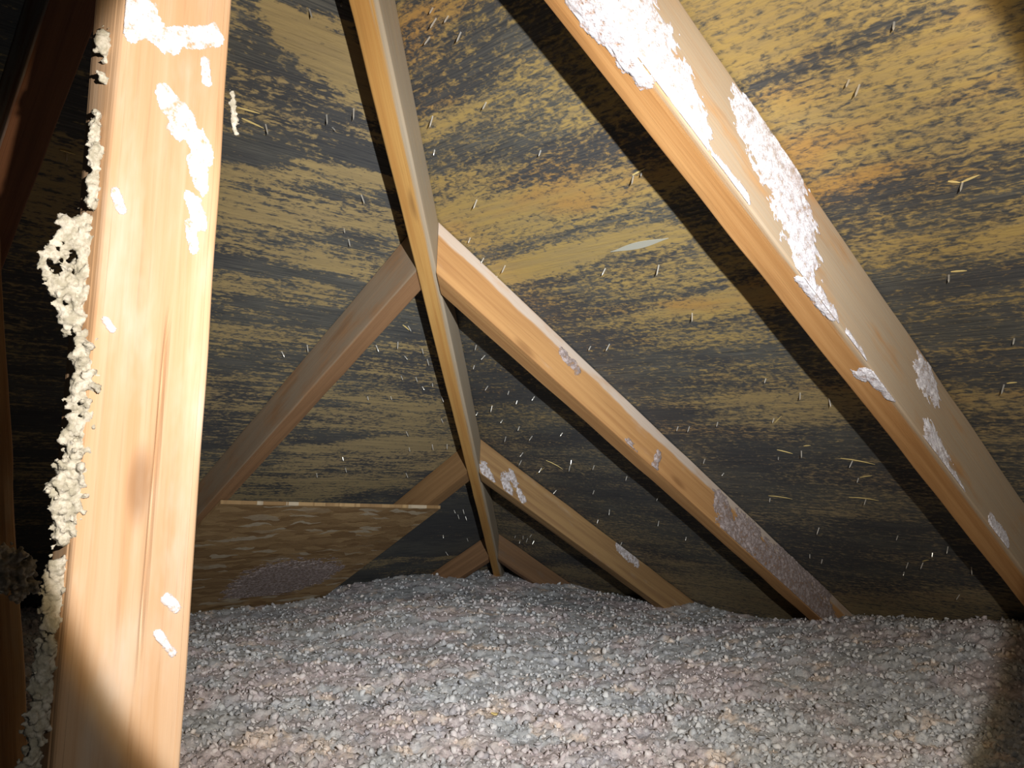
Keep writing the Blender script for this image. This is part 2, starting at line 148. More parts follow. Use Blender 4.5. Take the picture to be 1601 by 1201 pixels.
def plywood(name, wa, wb, seed, wc, lo, hi, amp, eave):
    t = NT(name, 0.85); uv = t.at('grain').outputs['Vector']
    mp = t.n('ShaderNodeMapping'); mp.inputs['Location'].default_value = (seed, seed * 0.7, 0); t.l(uv, mp.inputs[0]); uv = mp.outputs[0]
    big = t.noise(t.scale(uv, 3.2, 14.0), 1, 6, 0.66, 0.3)
    stk = t.noise(t.scale(uv, 7.0, 110.0), 1, 6, 0.65)
    spk = t.noise(t.scale(uv, 60.0, 140.0), 1, 4, 0.6, 0.6)
    spk2 = t.noise(t.scale(uv, 130.0, 260.0), 1, 3, 0.6)
    fine = t.noise(t.scale(uv, 10.0, 420.0), 1, 4, 0.65)
    hue = t.noise(t.scale(uv, 2.1, 7.0), 1, 4, 0.6)
    m = t.at('mould').outputs['Fac']
    f = m
    for nz, am in zip((big, stk, spk, spk2), amp):
        f = t.math('ADD', f, t.math('MULTIPLY', t.math('SUBTRACT', nz, 0.5), am))
    f = t.step(f, lo, hi)
    wood = t.mix(t.step(stk, 0.35, 0.65), wa, wb)
    wood = t.mix(t.math('MULTIPLY', t.step(hue, 0.50, 0.68), 0.75), wood, wc)
    wood = t.mix(t.math('MULTIPLY', t.step(fine, 0.52, 0.72), 0.45), wood, tuple(c * 0.45 for c in wb))
    sx = t.n('ShaderNodeSeparateXYZ'); t.l(t.at('grain').outputs['Vector'], sx.inputs[0])
    wood = t.mix(t.math('MULTIPLY', t.step(sx.outputs[1], 1.15, 0.55), eave), wood, t.mix(t.step(stk, 0.35, 0.65), (0.33, 0.27, 0.175), (0.25, 0.205, 0.135)))
    mould = t.mix(t.step(fine, 0.3, 0.7), (0.040, 0.045, 0.049), (0.125, 0.124, 0.112))
    mould = t.mix(t.math('MULTIPLY', t.step(hue, 0.40, 0.56), 0.5), mould, (0.030, 0.034, 0.048))
    t.col(t.mix(t.math('MULTIPLY', f, 0.98), wood, mould))
    t.bump(t.math('ADD', stk, spk), 0.25, 0.002)
    return t.m
M_PLY_R = plywood('mouldy_plywood_golden', (0.40, 0.285, 0.10), (0.33, 0.245, 0.11), 3.1, (0.42, 0.23, 0.07), 0.12, 0.92, (1.4, 0.9, 2.3, 1.2), 0.7)
M_PLY_L = plywood('mouldy_plywood_olive', (0.35, 0.265, 0.125), (0.28, 0.215, 0.11), 8.4, (0.33, 0.25, 0.13), 0.34, 0.68, (1.7, 1.1, 1.3, 0.7), 0.3)

def lumber_mat(name, a, b, dust=(0.50, 0.43, 0.36), seed=0.0, dark=(0.16, 0.07, 0.025)):
    t = NT(name, 0.7); uv = t.at('grain').outputs['Vector']
    mp = t.n('ShaderNodeMapping'); mp.inputs['Location'].default_value = (seed, seed * 1.7, 0); t.l(uv, mp.inputs[0]); uv = mp.outputs[0]
    g = t.noise(t.scale(uv, 2.2, 60.0), 1, 5, 0.55, 0.5)
    fine = t.noise(t.scale(uv, 9.0, 300.0), 1, 4, 0.6)
    blot = t.noise(t.scale(uv, 7.0, 22.0), 1, 4, 0.6)
    c = t.mix(t.step(g, 0.33, 0.68), a, b)
    c = t.mix(t.math('MULTIPLY', t.step(fine, 0.52, 0.75), 0.22), c, dark)
    vo = t.n('ShaderNodeTexVoronoi'); vo.inputs['Scale'].default_value = 1; t.l(t.scale(uv, 4.2, 13.0), vo.inputs['Vector'])
    kn = t.step(vo.outputs['Distance'], 0.16, 0.05)
    c = t.mix(t.math('MULTIPLY', kn, 0.55), c, dark)
    d = t.at('dust').outputs['Fac']
    df = t.step(t.math('ADD', d, t.math('MULTIPLY', t.math('SUBTRACT', blot, 0.5), 1.5)), 0.25, 0.75)
    df = t.math('MULTIPLY', df, t.math('ADD', 0.55, t.math('MULTIPLY', fine, 0.6)))
    c = t.mix(df, c, dust)
    t.col(c); t.bump(t.math('ADD', g, fine), 0.25, 0.0015)
    return t.m

def fluff(name, seed=0.0, white=False):
    t = NT(name, 0.95); t.b.inputs['Specular IOR Level'].default_value = 0.1
    g = t.n('ShaderNodeNewGeometry').outputs['Position']
    big = t.noise(g, 5.5 + seed, 3, 0.6); mid = t.noise(g, 14, 3, 0.6); fine = t.noise(g, 420, 4, 0.7)
    tone = t.at('tone').outputs['Fac']
    if white:
        c = t.mix(t.step(mid, 0.4, 0.65), (0.74, 0.71, 0.76), (0.66, 0.60, 0.60))
        c = t.mix(t.step(fine, 0.45, 0.7), c, (0.50, 0.46, 0.43))
    else:
        speck = t.noise(g, 170, 3, 0.65)
        c = t.mix(t.math('MULTIPLY', t.step(big, 0.45, 0.62), 0.75), (0.53, 0.55, 0.57), (0.64, 0.53, 0.53))
        c = t.mix(t.math('MULTIPLY', t.step(mid, 0.56, 0.68), 0.85), c, (0.82, 0.68, 0.57))
        c = t.mix(t.math('MULTIPLY', t.step(mid, 0.44, 0.32), 0.6), c, (0.42, 0.44, 0.50))
        c = t.mix(t.math('MULTIPLY', t.step(speck, 0.47, 0.33), 0.6), c, (0.22, 0.22, 0.235))
        c = t.mix(t.math('MULTIPLY', t.step(speck, 0.55, 0.68), 0.45), c, (0.92, 0.90, 0.88))
        c = t.mix(t.math('MULTIPLY', t.step(tone, 0.55, 1.0), 0.42), c, (0.93, 0.91, 0.89))
        c = t.mix(t.math('MULTIPLY', t.step(tone, 0.45, 0.0), 0.55), c, (0.30, 0.30, 0.33))
    t.col(c); t.bump(fine, 0.6, 0.003)
    return t.m
t = NT('grey_white_fluff', 0.95); g_ = t.n('ShaderNodeNewGeometry').outputs['Position']
nz_ = t.noise(g_, 130, 4, 0.7); t.col(t.mix(t.step(nz_, 0.38, 0.66), (0.33, 0.305, 0.24), (0.53, 0.495, 0.43))); t.bump(t.noise(g_, 500, 4, 0.7), 0.5, 0.002); M_CLUMP = t.m
M_FLUFF = fluff('pinkish_grey_loose_fill')
def thin_fluff(name, ca, cb):
    t = NT(name, 0.95); t.b.inputs['Specular IOR Level'].default_value = 0.05
    g = t.n('ShaderNodeNewGeometry').outputs['Position']
    n1 = t.noise(g, 120, 5, 0.7); n2 = t.noise(g, 420, 3, 0.6)
    t.col(t.mix(t.step(n1, 0.35, 0.68), ca, cb)); t.bump(n1, 0.25, 0.0015)
    d = t.math('ADD', t.math('MULTIPLY_ADD', t.at('density').outputs['Fac'], 2.0, 0.40), t.math('MULTIPLY', t.math('SUBTRACT', n1, 0.5), 2.4))
    d = t.math('ADD', d, t.math('MULTIPLY', t.math('SUBTRACT', n2, 0.5), 1.0))
    t.l(t.step(d, -0.05, 0.75), t.b.inputs['Alpha']); return t.m
M_WHITE = thin_fluff('white_glass_fluff', (0.80, 0.77, 0.83), (0.88, 0.86, 0.90))
M_DULLW = thin_fluff('dull_white_fluff', (0.50, 0.46, 0.46), (0.66, 0.62, 0.64))
M_PINKISH = thin_fluff('pinkish_grey_fluff', (0.30, 0.24, 0.225), (0.45, 0.38, 0.37))
t = NT('galvanised_steel', 0.35); t.b.inputs['Metallic'].default_value = 0.7
t.b.inputs['Base Color'].default_value = (0.75, 0.73, 0.68, 1); M_NAIL = t.m
t = NT('fresh_split_wood', 0.7); t.b.inputs['Base Color'].default_value = (0.68, 0.53, 0.22, 1); M_CHIP = t.m
t = NT('grey_patch_putty', 0.8); t.b.inputs['Base Color'].default_value = (0.42, 0.42, 0.36, 1); M_PUTTY = t.m

# ---------------------------------------------------------------- roof deck (the two sloping ceilings)
def paint(u, v, base, segs):
    a = np.full(u.shape, base)
    for u1, v1, u2, v2, hv, val in segs:
        du, dv = u2 - u1, v2 - v1; L2 = du * du + dv * dv + 1e-9
        tt = np.clip(((u - u1) * du + (v - v1) * dv) / L2, 0, 1)
        eu, ev = u - (u1 + tt * du), v - (v1 + tt * dv)
        dd = np.sqrt((eu / 3.0) ** 2 + ev ** 2) / hv
        a += (val - a) * np.clip(1.5 - dd, 0, 1) ** 1.0 * (dd < 1.5)
    return a
def deck(name, side, mat, segs):
    n, m = 240, 260
    x = np.linspace(-0.42, 2.75, n)[:, None] + np.zeros((1, m)); far = 3.3
    y = x + (far - x) * (np.linspace(0, 1, m)[None, :] ** 1.3)
    X, Y = x.ravel(), y.ravel(); top = np.stack([X, Y, p * X], 1)
    up = np.array([-p, 0, 1]) / SL * 0.013
    back = top + up
    if side == 'L': top = top[:, [1, 0, 2]]; back = back[:, [1, 0, 2]]
    i = np.arange(n * m).reshape(n, m)
    q = np.stack([i[:-1, :-1], i[1:, :-1], i[1:, 1:], i[:-1, 1:]], -1).reshape(-1, 4)
    N = n * m
    ring = np.concatenate([i[0, :], i[1:, -1], i[-1, -2::-1], i[-2:0:-1, 0]])
    e = np.stack([ring, np.roll(ring, -1), np.roll(ring, -1) + N, ring + N], 1)
    me = mesh_np(name, np.concatenate([top, back]), np.concatenate([q, q[:, ::-1] + N, e]), smooth=False)
    u, v = np.tile(Y, 2), np.tile(X * SL, 2)
    attr(me, 'mould', paint(u, v, 0.7, segs)); attr3(me, 'grain', np.stack([u, v, np.zeros_like(u)], 1))
    return tag(link(name, me, mat), kind='structure')
deck_r = deck('ceiling_right', 'R', M_PLY_R, MOLD_R)
deck_l = deck('ceiling_left', 'L', M_PLY_L, MOLD_L)
def on_deck(side, u, v):
    x = v / SL
    P = Vector((x, u, p * x)) if side == 'R' else Vector((u, x, p * x))
    N = Vector((p, 0, -1)) if side == 'R' else Vector((0, p, -1))
    return P, N.normalized()
# nails that poke through the plywood: parts of the deck
def nail_mesh():
    bm = bmesh.new(); r = 0.0012
    prof = [(-0.004, r), (0.013, r), (0.0155, r * 0.7), (0.0185, 0.0003)]
    rings = [[bm.verts.new((rr * math.cos(a), rr * math.sin(a), z)) for a in [k * math.pi / 4 for k in range(8)]] for z, rr in prof]
    for a, b in zip(rings, rings[1:]):
        for k in range(8): bm.faces.new((a[k], a[(k + 1) % 8], b[(k + 1) % 8], b[k]))
    bm.faces.new(rings[0][::-1]); bm.faces.new(rings[-1])
    me = bpy.data.meshes.new('nail'); bm.to_mesh(me); bm.free(); me.materials.append(M_NAIL); return me
NAIL = nail_mesh()
def nails(deck_o, side, pts):
    for u, v in pts:
        P, N = on_deck(side, u, v)
        o = bpy.data.objects.new('nail', NAIL); C.objects.link(o); o.parent = deck_o
        N = (N + Vector(rng.normal(0, 0.16, 3))).normalized()
        o.rotation_euler = N.to_track_quat('Z', 'Y').to_euler(); o.location = P
        s = rng.uniform(0.45, 0.95); o.scale = (1, 1, s)
nails(deck_r, 'R', NAILS_R); nails(deck_l, 'L', NAILS_L)
def splinters(deck_o, side, segs):
    for u1, v1, u2, v2 in segs:
        A, N = on_deck(side, u1, v1); B, _ = on_deck(side, u2, v2)
        d = B - A; L = d.length; d.normalize(); s = N.cross(d); lift = rng.uniform(0.02, 0.15) * L
        bm = bmesh.new(); rings = []
        for k, (f, wd) in enumerate(((-0.05, 0.0006), (0.3, 0.0011), (0.7, 0.0009), (1.0, 0.0003))):
            c = A + d * L * f + N * (0.001 + lift * f * f)
            rings.append([bm.verts.new(c + s * a * wd + N * b * wd * 0.6) for a, b in ((-1, -1), (1, -1), (1, 1), (-1, 1))])
        for a, b in zip(rings, rings[1:]):
            for k in range(4): bm.faces.new((a[k], a[(k + 1) % 4], b[(k + 1) % 4], b[k]))
        bm.faces.new(rings[0][::-1]); bm.faces.new(rings[-1])
        me = bpy.data.meshes.new('splinter'); bm.to_mesh(me); bm.free(); me.materials.append(M_CHIP)
        link('splinter', me, None, deck_o)
splinters(deck_r, 'R', CHIPS_R); splinters(deck_l, 'L', CHIPS_L)

# boat shaped plug let into the right plywood
(u1_, v1_), (u2_, v2_) = PLUG
bm = bmesh.new(); A, N = on_deck('R', u1_, v1_); B, _ = on_deck('R', u2_, v2_); d_ = B - A; s_ = N.cross(d_).normalized()
lo_, hi_ = [], []
for k in range(25):
    f = k / 24; wd = 0.0065 * math.sin(math.pi * f) ** 1.4 + 0.0002
    hi_.append([bm.verts.new(A + d_ * f + s_ * e * wd + N * 0.0008) for e in (-1, 1)])
    lo_.append([bm.verts.new(A + d_ * f + s_ * e * wd - N * 0.001) for e in (-1, 1)])
for k in range(24):
    bm.faces.new((hi_[k][0], hi_[k + 1][0], hi_[k + 1][1], hi_[k][1])); bm.faces.new((lo_[k][0], lo_[k][1], lo_[k + 1][1], lo_[k + 1][0]))
    for e in (0, 1): bm.faces.new((hi_[k][e], lo_[k][e], lo_[k + 1][e], hi_[k + 1][e]))
bmesh.ops.recalc_face_normals(bm, faces=bm.faces); me = bpy.data.meshes.new('wood_plug'); bm.to_mesh(me); bm.free()
link('wood_plug', me, M_PUTTY, deck_r)

# ---------------------------------------------------------------- lumber
def board(name, section, path_at, t0, t1, mat, n=90, dust=None, seed=0, wob=0.0009, cell=0.008):
    """section: list of (a, b) corners; path_at(t, a, b) -> point. Rounded arrises, slightly uneven saw cut."""
    (a0, b0), (a1, b1) = section; r = 0.0035
    prof = []
    for cx, cy, s in ((a1 - r, b0 + r, -90), (a1 - r, b1 - r, 0), (a0 + r, b1 - r, 90), (a0 + r, b0 + r, 180)):
        for k in range(4):
            an = math.radians(s + k * 30); prof.append((cx + r * math.cos(an), cy + r * math.sin(an)))
    # extra points along the flats so that dust and grain vary across a face
    full = []
    for i, q in enumerate(prof):
        full.append(q); nx = prof[(i + 1) % len(prof)]; L = math.hypot(nx[0] - q[0], nx[1] - q[1])
        if L > 0.01:
            m = max(2, int(L / cell))
            for k in range(1, m): full.append((q[0] + (nx[0] - q[0]) * k / m, q[1] + (nx[1] - q[1]) * k / m))
    K = len(full); A = np.array(full)
    per = np.concatenate([[0], np.cumsum(np.hypot(*(np.roll(A, -1, 0) - A).T))[:-1]])
    vs, gr, du = [], [], []
    for i in range(n + 1):
        f = i / n
        for k in range(K):
            a, b = full[k]
            lo = t0(a, b) if callable(t0) else t0; hi = t1(a, b) if callable(t1) else t1
            t = lo + (hi - lo) * f
            edge = (abs(a - a0) < 2 * r or abs(a - a1) < 2 * r) and (abs(b - b0) < 2 * r or abs(b - b1) < 2 * r)
            wv = wob * (2.2 if edge else 0.6) * (float(vnoise(np.array([t * 14.0 + seed * 7]), np.array([per[k] * 40.0]), seed)[0]) - 0.9)
            ca, cb = (a0 + a1) / 2, (b0 + b1) / 2; ln = math.hypot(a - ca, b - cb)
            vs.append(path_at(t, a + (a - ca) / ln * wv, b + (b - cb) / ln * wv)); gr.append((t, per[k], 0))
            du.append(dust(t, (a - a0) / (a1 - a0), (b - b0) / (b1 - b0)) if dust else 0)
    i = np.arange((n + 1) * K).reshape(n + 1, K); j = np.roll(i, -1, 1)
    q = np.stack([i[:-1], j[:-1], j[1:], i[1:]], -1).reshape(-1, 4)
    caps = []
    c0, c1 = len(vs), len(vs) + 1
    vs.append(tuple(np.mean(vs[:K], 0))); vs.append(tuple(np.mean(vs[n * K:(n + 1) * K], 0))); gr += [gr[0], gr[n * K]]; du += [0, 0]
    for k in range(K):
        caps.append((c0, i[0, (k + 1) % K], i[0, k])); caps.append((c1, i[n, k], i[n, (k + 1) % K]))
    me = mesh_np(name, vs, q, caps, smooth=False)
    bm = bmesh.new(); bm.from_mesh(me); bmesh.ops.recalc_face_normals(bm, faces=bm.faces); bm.to_mesh(me); bm.free()
    attr3(me, 'grain', gr); attr(me, 'dust', du)
    return link(name, me, mat)
def jack(key, mat, label, dust, seed, low=-0.5):
    # a = across the thickness (along the eave), b = height above the bottom face
    side, at, k, th, d = JACKS[key]; h = d * SL
    def path(t, a, b):
        e = at + k * (t - 0.6) + a; z = p * t - h + b
        return (t, e, z) if side == 'R' else (e, t, z)
    end = lambda a, b: at + k * (at - 0.6) + a - GEO['hth'] * math.sqrt(2) - 0.0008     # bevel cut on the hip's cheek
    o = board('jack_rafter', ((-th, 0.0), (th, h - 0.0015)), path, low, end, mat, 110, dust, seed)
    return tag(o, label, 'rafter', None)
W_ORANGE = lumber_mat('orange_fir', (0.50, 0.27, 0.105), (0.39, 0.19, 0.065), (0.40, 0.325, 0.235), 0.3)
W_BROWN = lumber_mat('brown_fir', (0.45, 0.25, 0.10), (0.35, 0.18, 0.07), (0.50, 0.43, 0.37), 4.3)
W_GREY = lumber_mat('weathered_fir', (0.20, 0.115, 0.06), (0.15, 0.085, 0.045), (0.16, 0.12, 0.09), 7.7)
W_L3 = lumber_mat('dark_brown_fir', (0.25, 0.145, 0.065), (0.19, 0.105, 0.045), (0.3, 0.25, 0.2), 6.3)  # the short left rafter's own darker brown base colour
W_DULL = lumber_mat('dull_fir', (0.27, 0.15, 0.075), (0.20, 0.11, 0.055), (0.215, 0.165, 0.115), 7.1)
W_HIP = lumber_mat('amber_fir', (0.58, 0.34, 0.11), (0.47, 0.24, 0.07), (0.42, 0.37, 0.29), 2.1)
W_FAR = lumber_mat('far_fir', (0.33, 0.205, 0.09), (0.24, 0.14, 0.065), (0.40, 0.34, 0.28), 5.9)
W_PALE = lumber_mat('pale_pine', (0.50, 0.345, 0.225), (0.455, 0.275, 0.15), (0.52, 0.43, 0.35), 9.2)
W_WEB = lumber_mat('rough_web_fir', (0.40, 0.24, 0.11), (0.28, 0.15, 0.07), (0.34, 0.28, 0.20), 3.7)
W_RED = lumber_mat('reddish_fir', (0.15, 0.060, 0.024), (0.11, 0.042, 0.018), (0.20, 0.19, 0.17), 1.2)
fa = lambda lo, hi: (lambda t, a, b: lo + (hi - lo) * b)
def cheek(near, top=None):                    # dust on the cheek that faces the middle of the attic
    return lambda t, a, b: (near if a > 0.93 else 0.0) if top is None else ((top if b > 0.72 else near) if a > 0.93 else 0.0)
jack('R1', W_ORANGE, 'large orange jack rafter in the right foreground, cheek streaked with white fluff', cheek(0.72), 1)
jack('R2', W_BROWN, 'long brown jack rafter from mid hip down to the right, with a grey top edge', lambda t, a, b: (0.75 if b > 0.7 else (0.12 if t > 0.2 else 0.3)) if a > 0.93 else 0.0, 2)
jack('R3', W_FAR, 'short far jack rafter right of the hip, white specks near its top', cheek(0.12), 3)
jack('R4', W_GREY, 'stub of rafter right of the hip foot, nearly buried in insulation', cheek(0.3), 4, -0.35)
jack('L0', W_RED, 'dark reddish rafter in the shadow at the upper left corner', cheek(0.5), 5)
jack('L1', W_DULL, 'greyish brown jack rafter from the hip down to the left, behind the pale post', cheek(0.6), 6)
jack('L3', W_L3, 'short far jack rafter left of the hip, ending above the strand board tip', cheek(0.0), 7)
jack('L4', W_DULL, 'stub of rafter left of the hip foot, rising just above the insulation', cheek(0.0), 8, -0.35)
# the hip rafter
hh = GEO['hd'] * math.sqrt(1 + p * p / 2)
def hip_path(t, a, b):
    o = a / math.sqrt(2); return (t - o, t + o, p * t - hh + b)
hip = board('hip_rafter', ((-GEO['hth'], 0), (GEO['hth'], hh - p * HS - 0.001)), hip_path, -0.35, 2.7, W_HIP, 160,
            lambda t, a, b: 0.85 if a > 0.9 else 0.0, 9)
tag(hip, 'amber hip rafter running down the middle where both roof slopes meet', 'rafter')
# the pale post carrying the left rafter, and the web board left of it
def post_path(t, a, b):
    wane = max(0.0, min(1.0, (t + 0.05) / 0.7)) * 0.011 * (max(0.0, a - 0.06) / 0.029) * (b / 0.038) ** 2
    (za, xa), (zb, xb) = CRACK; f = (t - za) / (zb - za); ac = xa + (xb - xa) * f - 1.897
    crack = 0.004 * math.exp(-((a - ac) / 0.0016) ** 2) * max(0.0, min(1.0, 6 * f, 4 * (1.25 - f))) if b > 0.034 else 0.0
    return (1.897 + a - wane, 1.827 + b - crack, t)
post_top = lambda a, b: p * (1.827 + b) - JACKS['L0'][4] * SL - 0.002
post = board('post', ((0, 0), (0.089, 0.038)), post_path, -0.32, post_top, W_PALE, 120, lambda t, a, b: 0.3 if b > 0.9 else 0.1, 10, cell=0.0012)
tag(post, 'pale bright wooden post standing close in the left foreground, splashed with white fluff', 'post')

WM = (WEB[1][1] - WEB[0][1]) / (WEB[1][2] - WEB[0][2]); WY = WEB[0][1] - WM * WEB[0][2]
def web_path(t, a, b): return (1.925 + a, WY + WM * t + b, t)
def web_top(a, b):
    _, at, k, th, d = JACKS['L0']; return (p * (WY + b) - d * SL - 0.001) / (1 - p * WM)
web = board('web_board', ((0, -0.089), (0.032, 0)), web_path, -0.3, web_top, W_WEB, 120, lambda t, a, b: 0.3 if b > 0.9 else 0.15, 11, 0.0035)
tag(web, 'dim rough board slanting down at the left edge under the dark rafter', 'board')

# ---------------------------------------------------------------- strand board baffle under the left rafters
def osb_mat():
    t = NT('strand_board', 0.75); uv = t.at('grain').outputs['Vector']
    vo = t.n('ShaderNodeTexVoronoi'); vo.inputs['Scale'].default_value = 1; vo.inputs['Randomness'].default_value = 1
    wob = t.noise(t.scale(uv, 18, 18), 1, 2, 0.5)
    ad = t.n('ShaderNodeVectorMath', operation='MULTIPLY_ADD'); cmb = t.n('ShaderNodeCombineXYZ'); t.l(wob, cmb.inputs[1]); t.l(wob, cmb.inputs[0])
    t.l(cmb.outputs[0], ad.inputs[0]); ad.inputs[1].default_value = (0.05, 0.05, 0); t.l(uv, ad.inputs[2])
    t.l(t.scale(ad.outputs[0], 14, 62), vo.inputs['Vector'])
    sep = t.n('ShaderNodeSeparateColor'); t.l(vo.outputs['Color'], sep.inputs[0])
    fine = t.noise(t.scale(uv, 30, 400), 1, 4, 0.6)
    c = t.mix(sep.outputs[0], (0.21, 0.125, 0.055), (0.38, 0.255, 0.125))
    c = t.mix(t.step(sep.outputs[1], 0.84, 0.95), c, (0.44, 0.37, 0.27))
    c = t.mix(t.math('MULTIPLY', t.step(fine, 0.5, 0.7), 0.6), c, (0.12, 0.07, 0.03))
    t.col(c); t.bump(t.math('ADD', sep.outputs[2], fine), 0.5, 0.003); return t.m
def osb():
    u0, u1 = OSB[2][0] - 0.012, OSB[0][0] - 0.002; H = JACKS['L1'][4] * SL + 0.002
    tl, tr = np.array(OSB[0]), np.array(OSB[1])
    n, m = 60, 60; vs, gr = [], []
    for lay in (0, 1):
        for i in range(n + 1):
            for k in range(m + 1):
                x = u0 + (u1 - u0) * k / m
                yt = tr[1] + (tl[1] - tr[1]) * k / m; yb = -0.42
                y = yb + (yt - yb) * i / n
                dz = -(H + 0.0012) - (0.009 if lay == 0 else 0)
                vs.append((x, y, p * y + dz)); gr.append((x, y * SL, 0))
    N = (n + 1) * (m + 1); i = np.arange(N).reshape(n + 1, m + 1)
    q = np.stack([i[:-1, :-1], i[:-1, 1:], i[1:, 1:], i[1:, :-1]], -1).reshape(-1, 4)
    ring = np.concatenate([i[0, :], i[1:, -1], i[-1, -2::-1], i[-2:0:-1, 0]])
    e = np.stack([ring, np.roll(ring, -1), np.roll(ring, -1) + N, ring + N], 1)
    me = mesh_np('strand_board', vs, np.concatenate([q, q[:, ::-1] + N, e]), smooth=False); attr3(me, 'grain', gr)
    return tag(link('strand_board', me, osb_mat()), 'brown strand board baffle fixed under the left rafters, its bottom in the insulation', 'board')
OSB_DROP = JACKS['L1'][4] * SL + 0.002 + 0.0012 + 0.009
osb()

# ---------------------------------------------------------------- loose-fill insulation
def floor_z(x, y):
    P = np.array(FLOOR_PTS + [[1.3, 1.3, -0.118], [1.0, 1.9, -0.112], [1.7, 1.0, -0.12], [2.1, 1.6, -0.12], [1.4, 2.3, -0.11], [0.6, 0.6, -0.118], [2.3, 2.6, -0.12], [1.9, 0.3, -0.13], [0.5, 2.6, -0.10]])
    num = np.zeros(x.shape); den = np.zeros(x.shape)
    for a, b, z in P:
        w_ = 1.0 / ((x - a) ** 2 + (y - b) ** 2 + 0.02) ** 1.5; num += w_ * z; den += w_
    return num / den
def bumps(x, y):
    l1, v1 = lumps(x / 0.034, y / 0.034, 11); l2, v2 = lumps(x / 0.0145 + l1, y / 0.0145, 23); l3, v3 = lumps(x / 0.0065, y / 0.0065, 37)
    return 0.030 * (fbm(x / 0.22, y / 0.22, 3, 3) - 0.45) + 0.012 * l1 + 0.0085 * l2 + 0.0055 * l3 - 0.015, np.clip(0.30 * v1 + 0.5 * v2 + 0.2 * v3, 0, 1)
def insulation():
    c = np.array(CAM['c']); f2 = np.array(CAM['F'][:2]); f2 /= np.linalg.norm(f2); r2 = np.array([-f2[1], f2[0]]) * -1
    n, m = 560, 900
    d = (0.42 * (4.4 / 0.42) ** np.linspace(0, 1, n))[:, None]; s = np.linspace(-1.05, 1.05, m)[None, :]
    x = (c[0] + f2[0] * d + r2[0] * d * s); y = (c[1] + f2[1] * d + r2[1] * d * s)
    b, tone = bumps(x, y); z = floor_z(x, y) + b
    ok = (z < p * x + 0.03) & (z < p * y + 0.03)
    i = np.arange(n * m).reshape(n, m)
    q = np.stack([i[:-1, :-1], i[1:, :-1], i[1:, 1:], i[:-1, 1:]], -1).reshape(-1, 4)
    okf = ok.ravel()[q].all(1); q = q[okf]
    V = np.stack([x, y, z], -1).reshape(-1, 3); T = tone.ravel()
    used = np.zeros(len(V), bool); used[q.ravel()] = True; remap = np.cumsum(used) - 1
    V, T, q = V[used], T[used], remap[q]
    # loose tufts lying on top
    bm = bmesh.new(); bmesh.ops.create_icosphere(bm, subdivisions=1, radius=1.0); bm.verts.ensure_lookup_table()
    iv = np.array([v.co[:] for v in bm.verts]); it = np.array([[v.index for v in f.verts] for f in bm.faces]); bm.free()
    N = 42000
    dd = 0.7 * (3.9 / 0.7) ** (rng.random(N) ** 0.9); ss = rng.uniform(-0.8, 0.8, N)
    X = c[0] + f2[0] * dd + r2[0] * dd * ss; Y = c[1] + f2[1] * dd + r2[1] * dd * ss
    Bz, _ = bumps(X, Y); Z = floor_z(X, Y) + Bz
    k = (Z < p * X - 0.004) & (Z < p * Y - 0.004); X, Y, Z = X[k], Y[k], Z[k]; N = len(X)
    rad = 0.0020 + 0.0056 * rng.random(N) ** 2.6
    jit = 1 + rng.normal(0, 0.30, (N, len(iv), 1)); st = rng.uniform(0.45, 1.25, (N, 1, 3))
    ax = rng.normal(0, 1, (N, 3)); ax /= np.linalg.norm(ax, axis=1, keepdims=True); an = rng.uniform(0, 6.28, N)
    B0 = iv[None] * jit * st * rad[:, None, None]; ca, sa = np.cos(an)[:, None, None], np.sin(an)[:, None, None]
    dot = (B0 * ax[:, None, :]).sum(-1, keepdims=True)
    B0 = B0 * ca + np.cross(np.broadcast_to(ax[:, None, :], B0.shape), B0) * sa + ax[:, None, :] * dot * (1 - ca)
    TV = B0 + np.stack([X, Y, Z + rad * 0.2], 1)[:, None, :]
    TT = (it[None] + (np.arange(N) * len(iv))[:, None, None] + len(V)).reshape(-1, 3)
    tt = np.repeat(rng.random(N) ** 0.8, len(iv))
    me = mesh_np('insulation', np.concatenate([V, TV.reshape(-1, 3)]), q, TT)
    attr(me, 'tone', np.concatenate([T, tt]))
    return tag(link('insulation', me, M_FLUFF), 'lumpy pinkish grey loose-fill insulation covering the attic floor', 'insulation', None, 'stuff')
insulation()

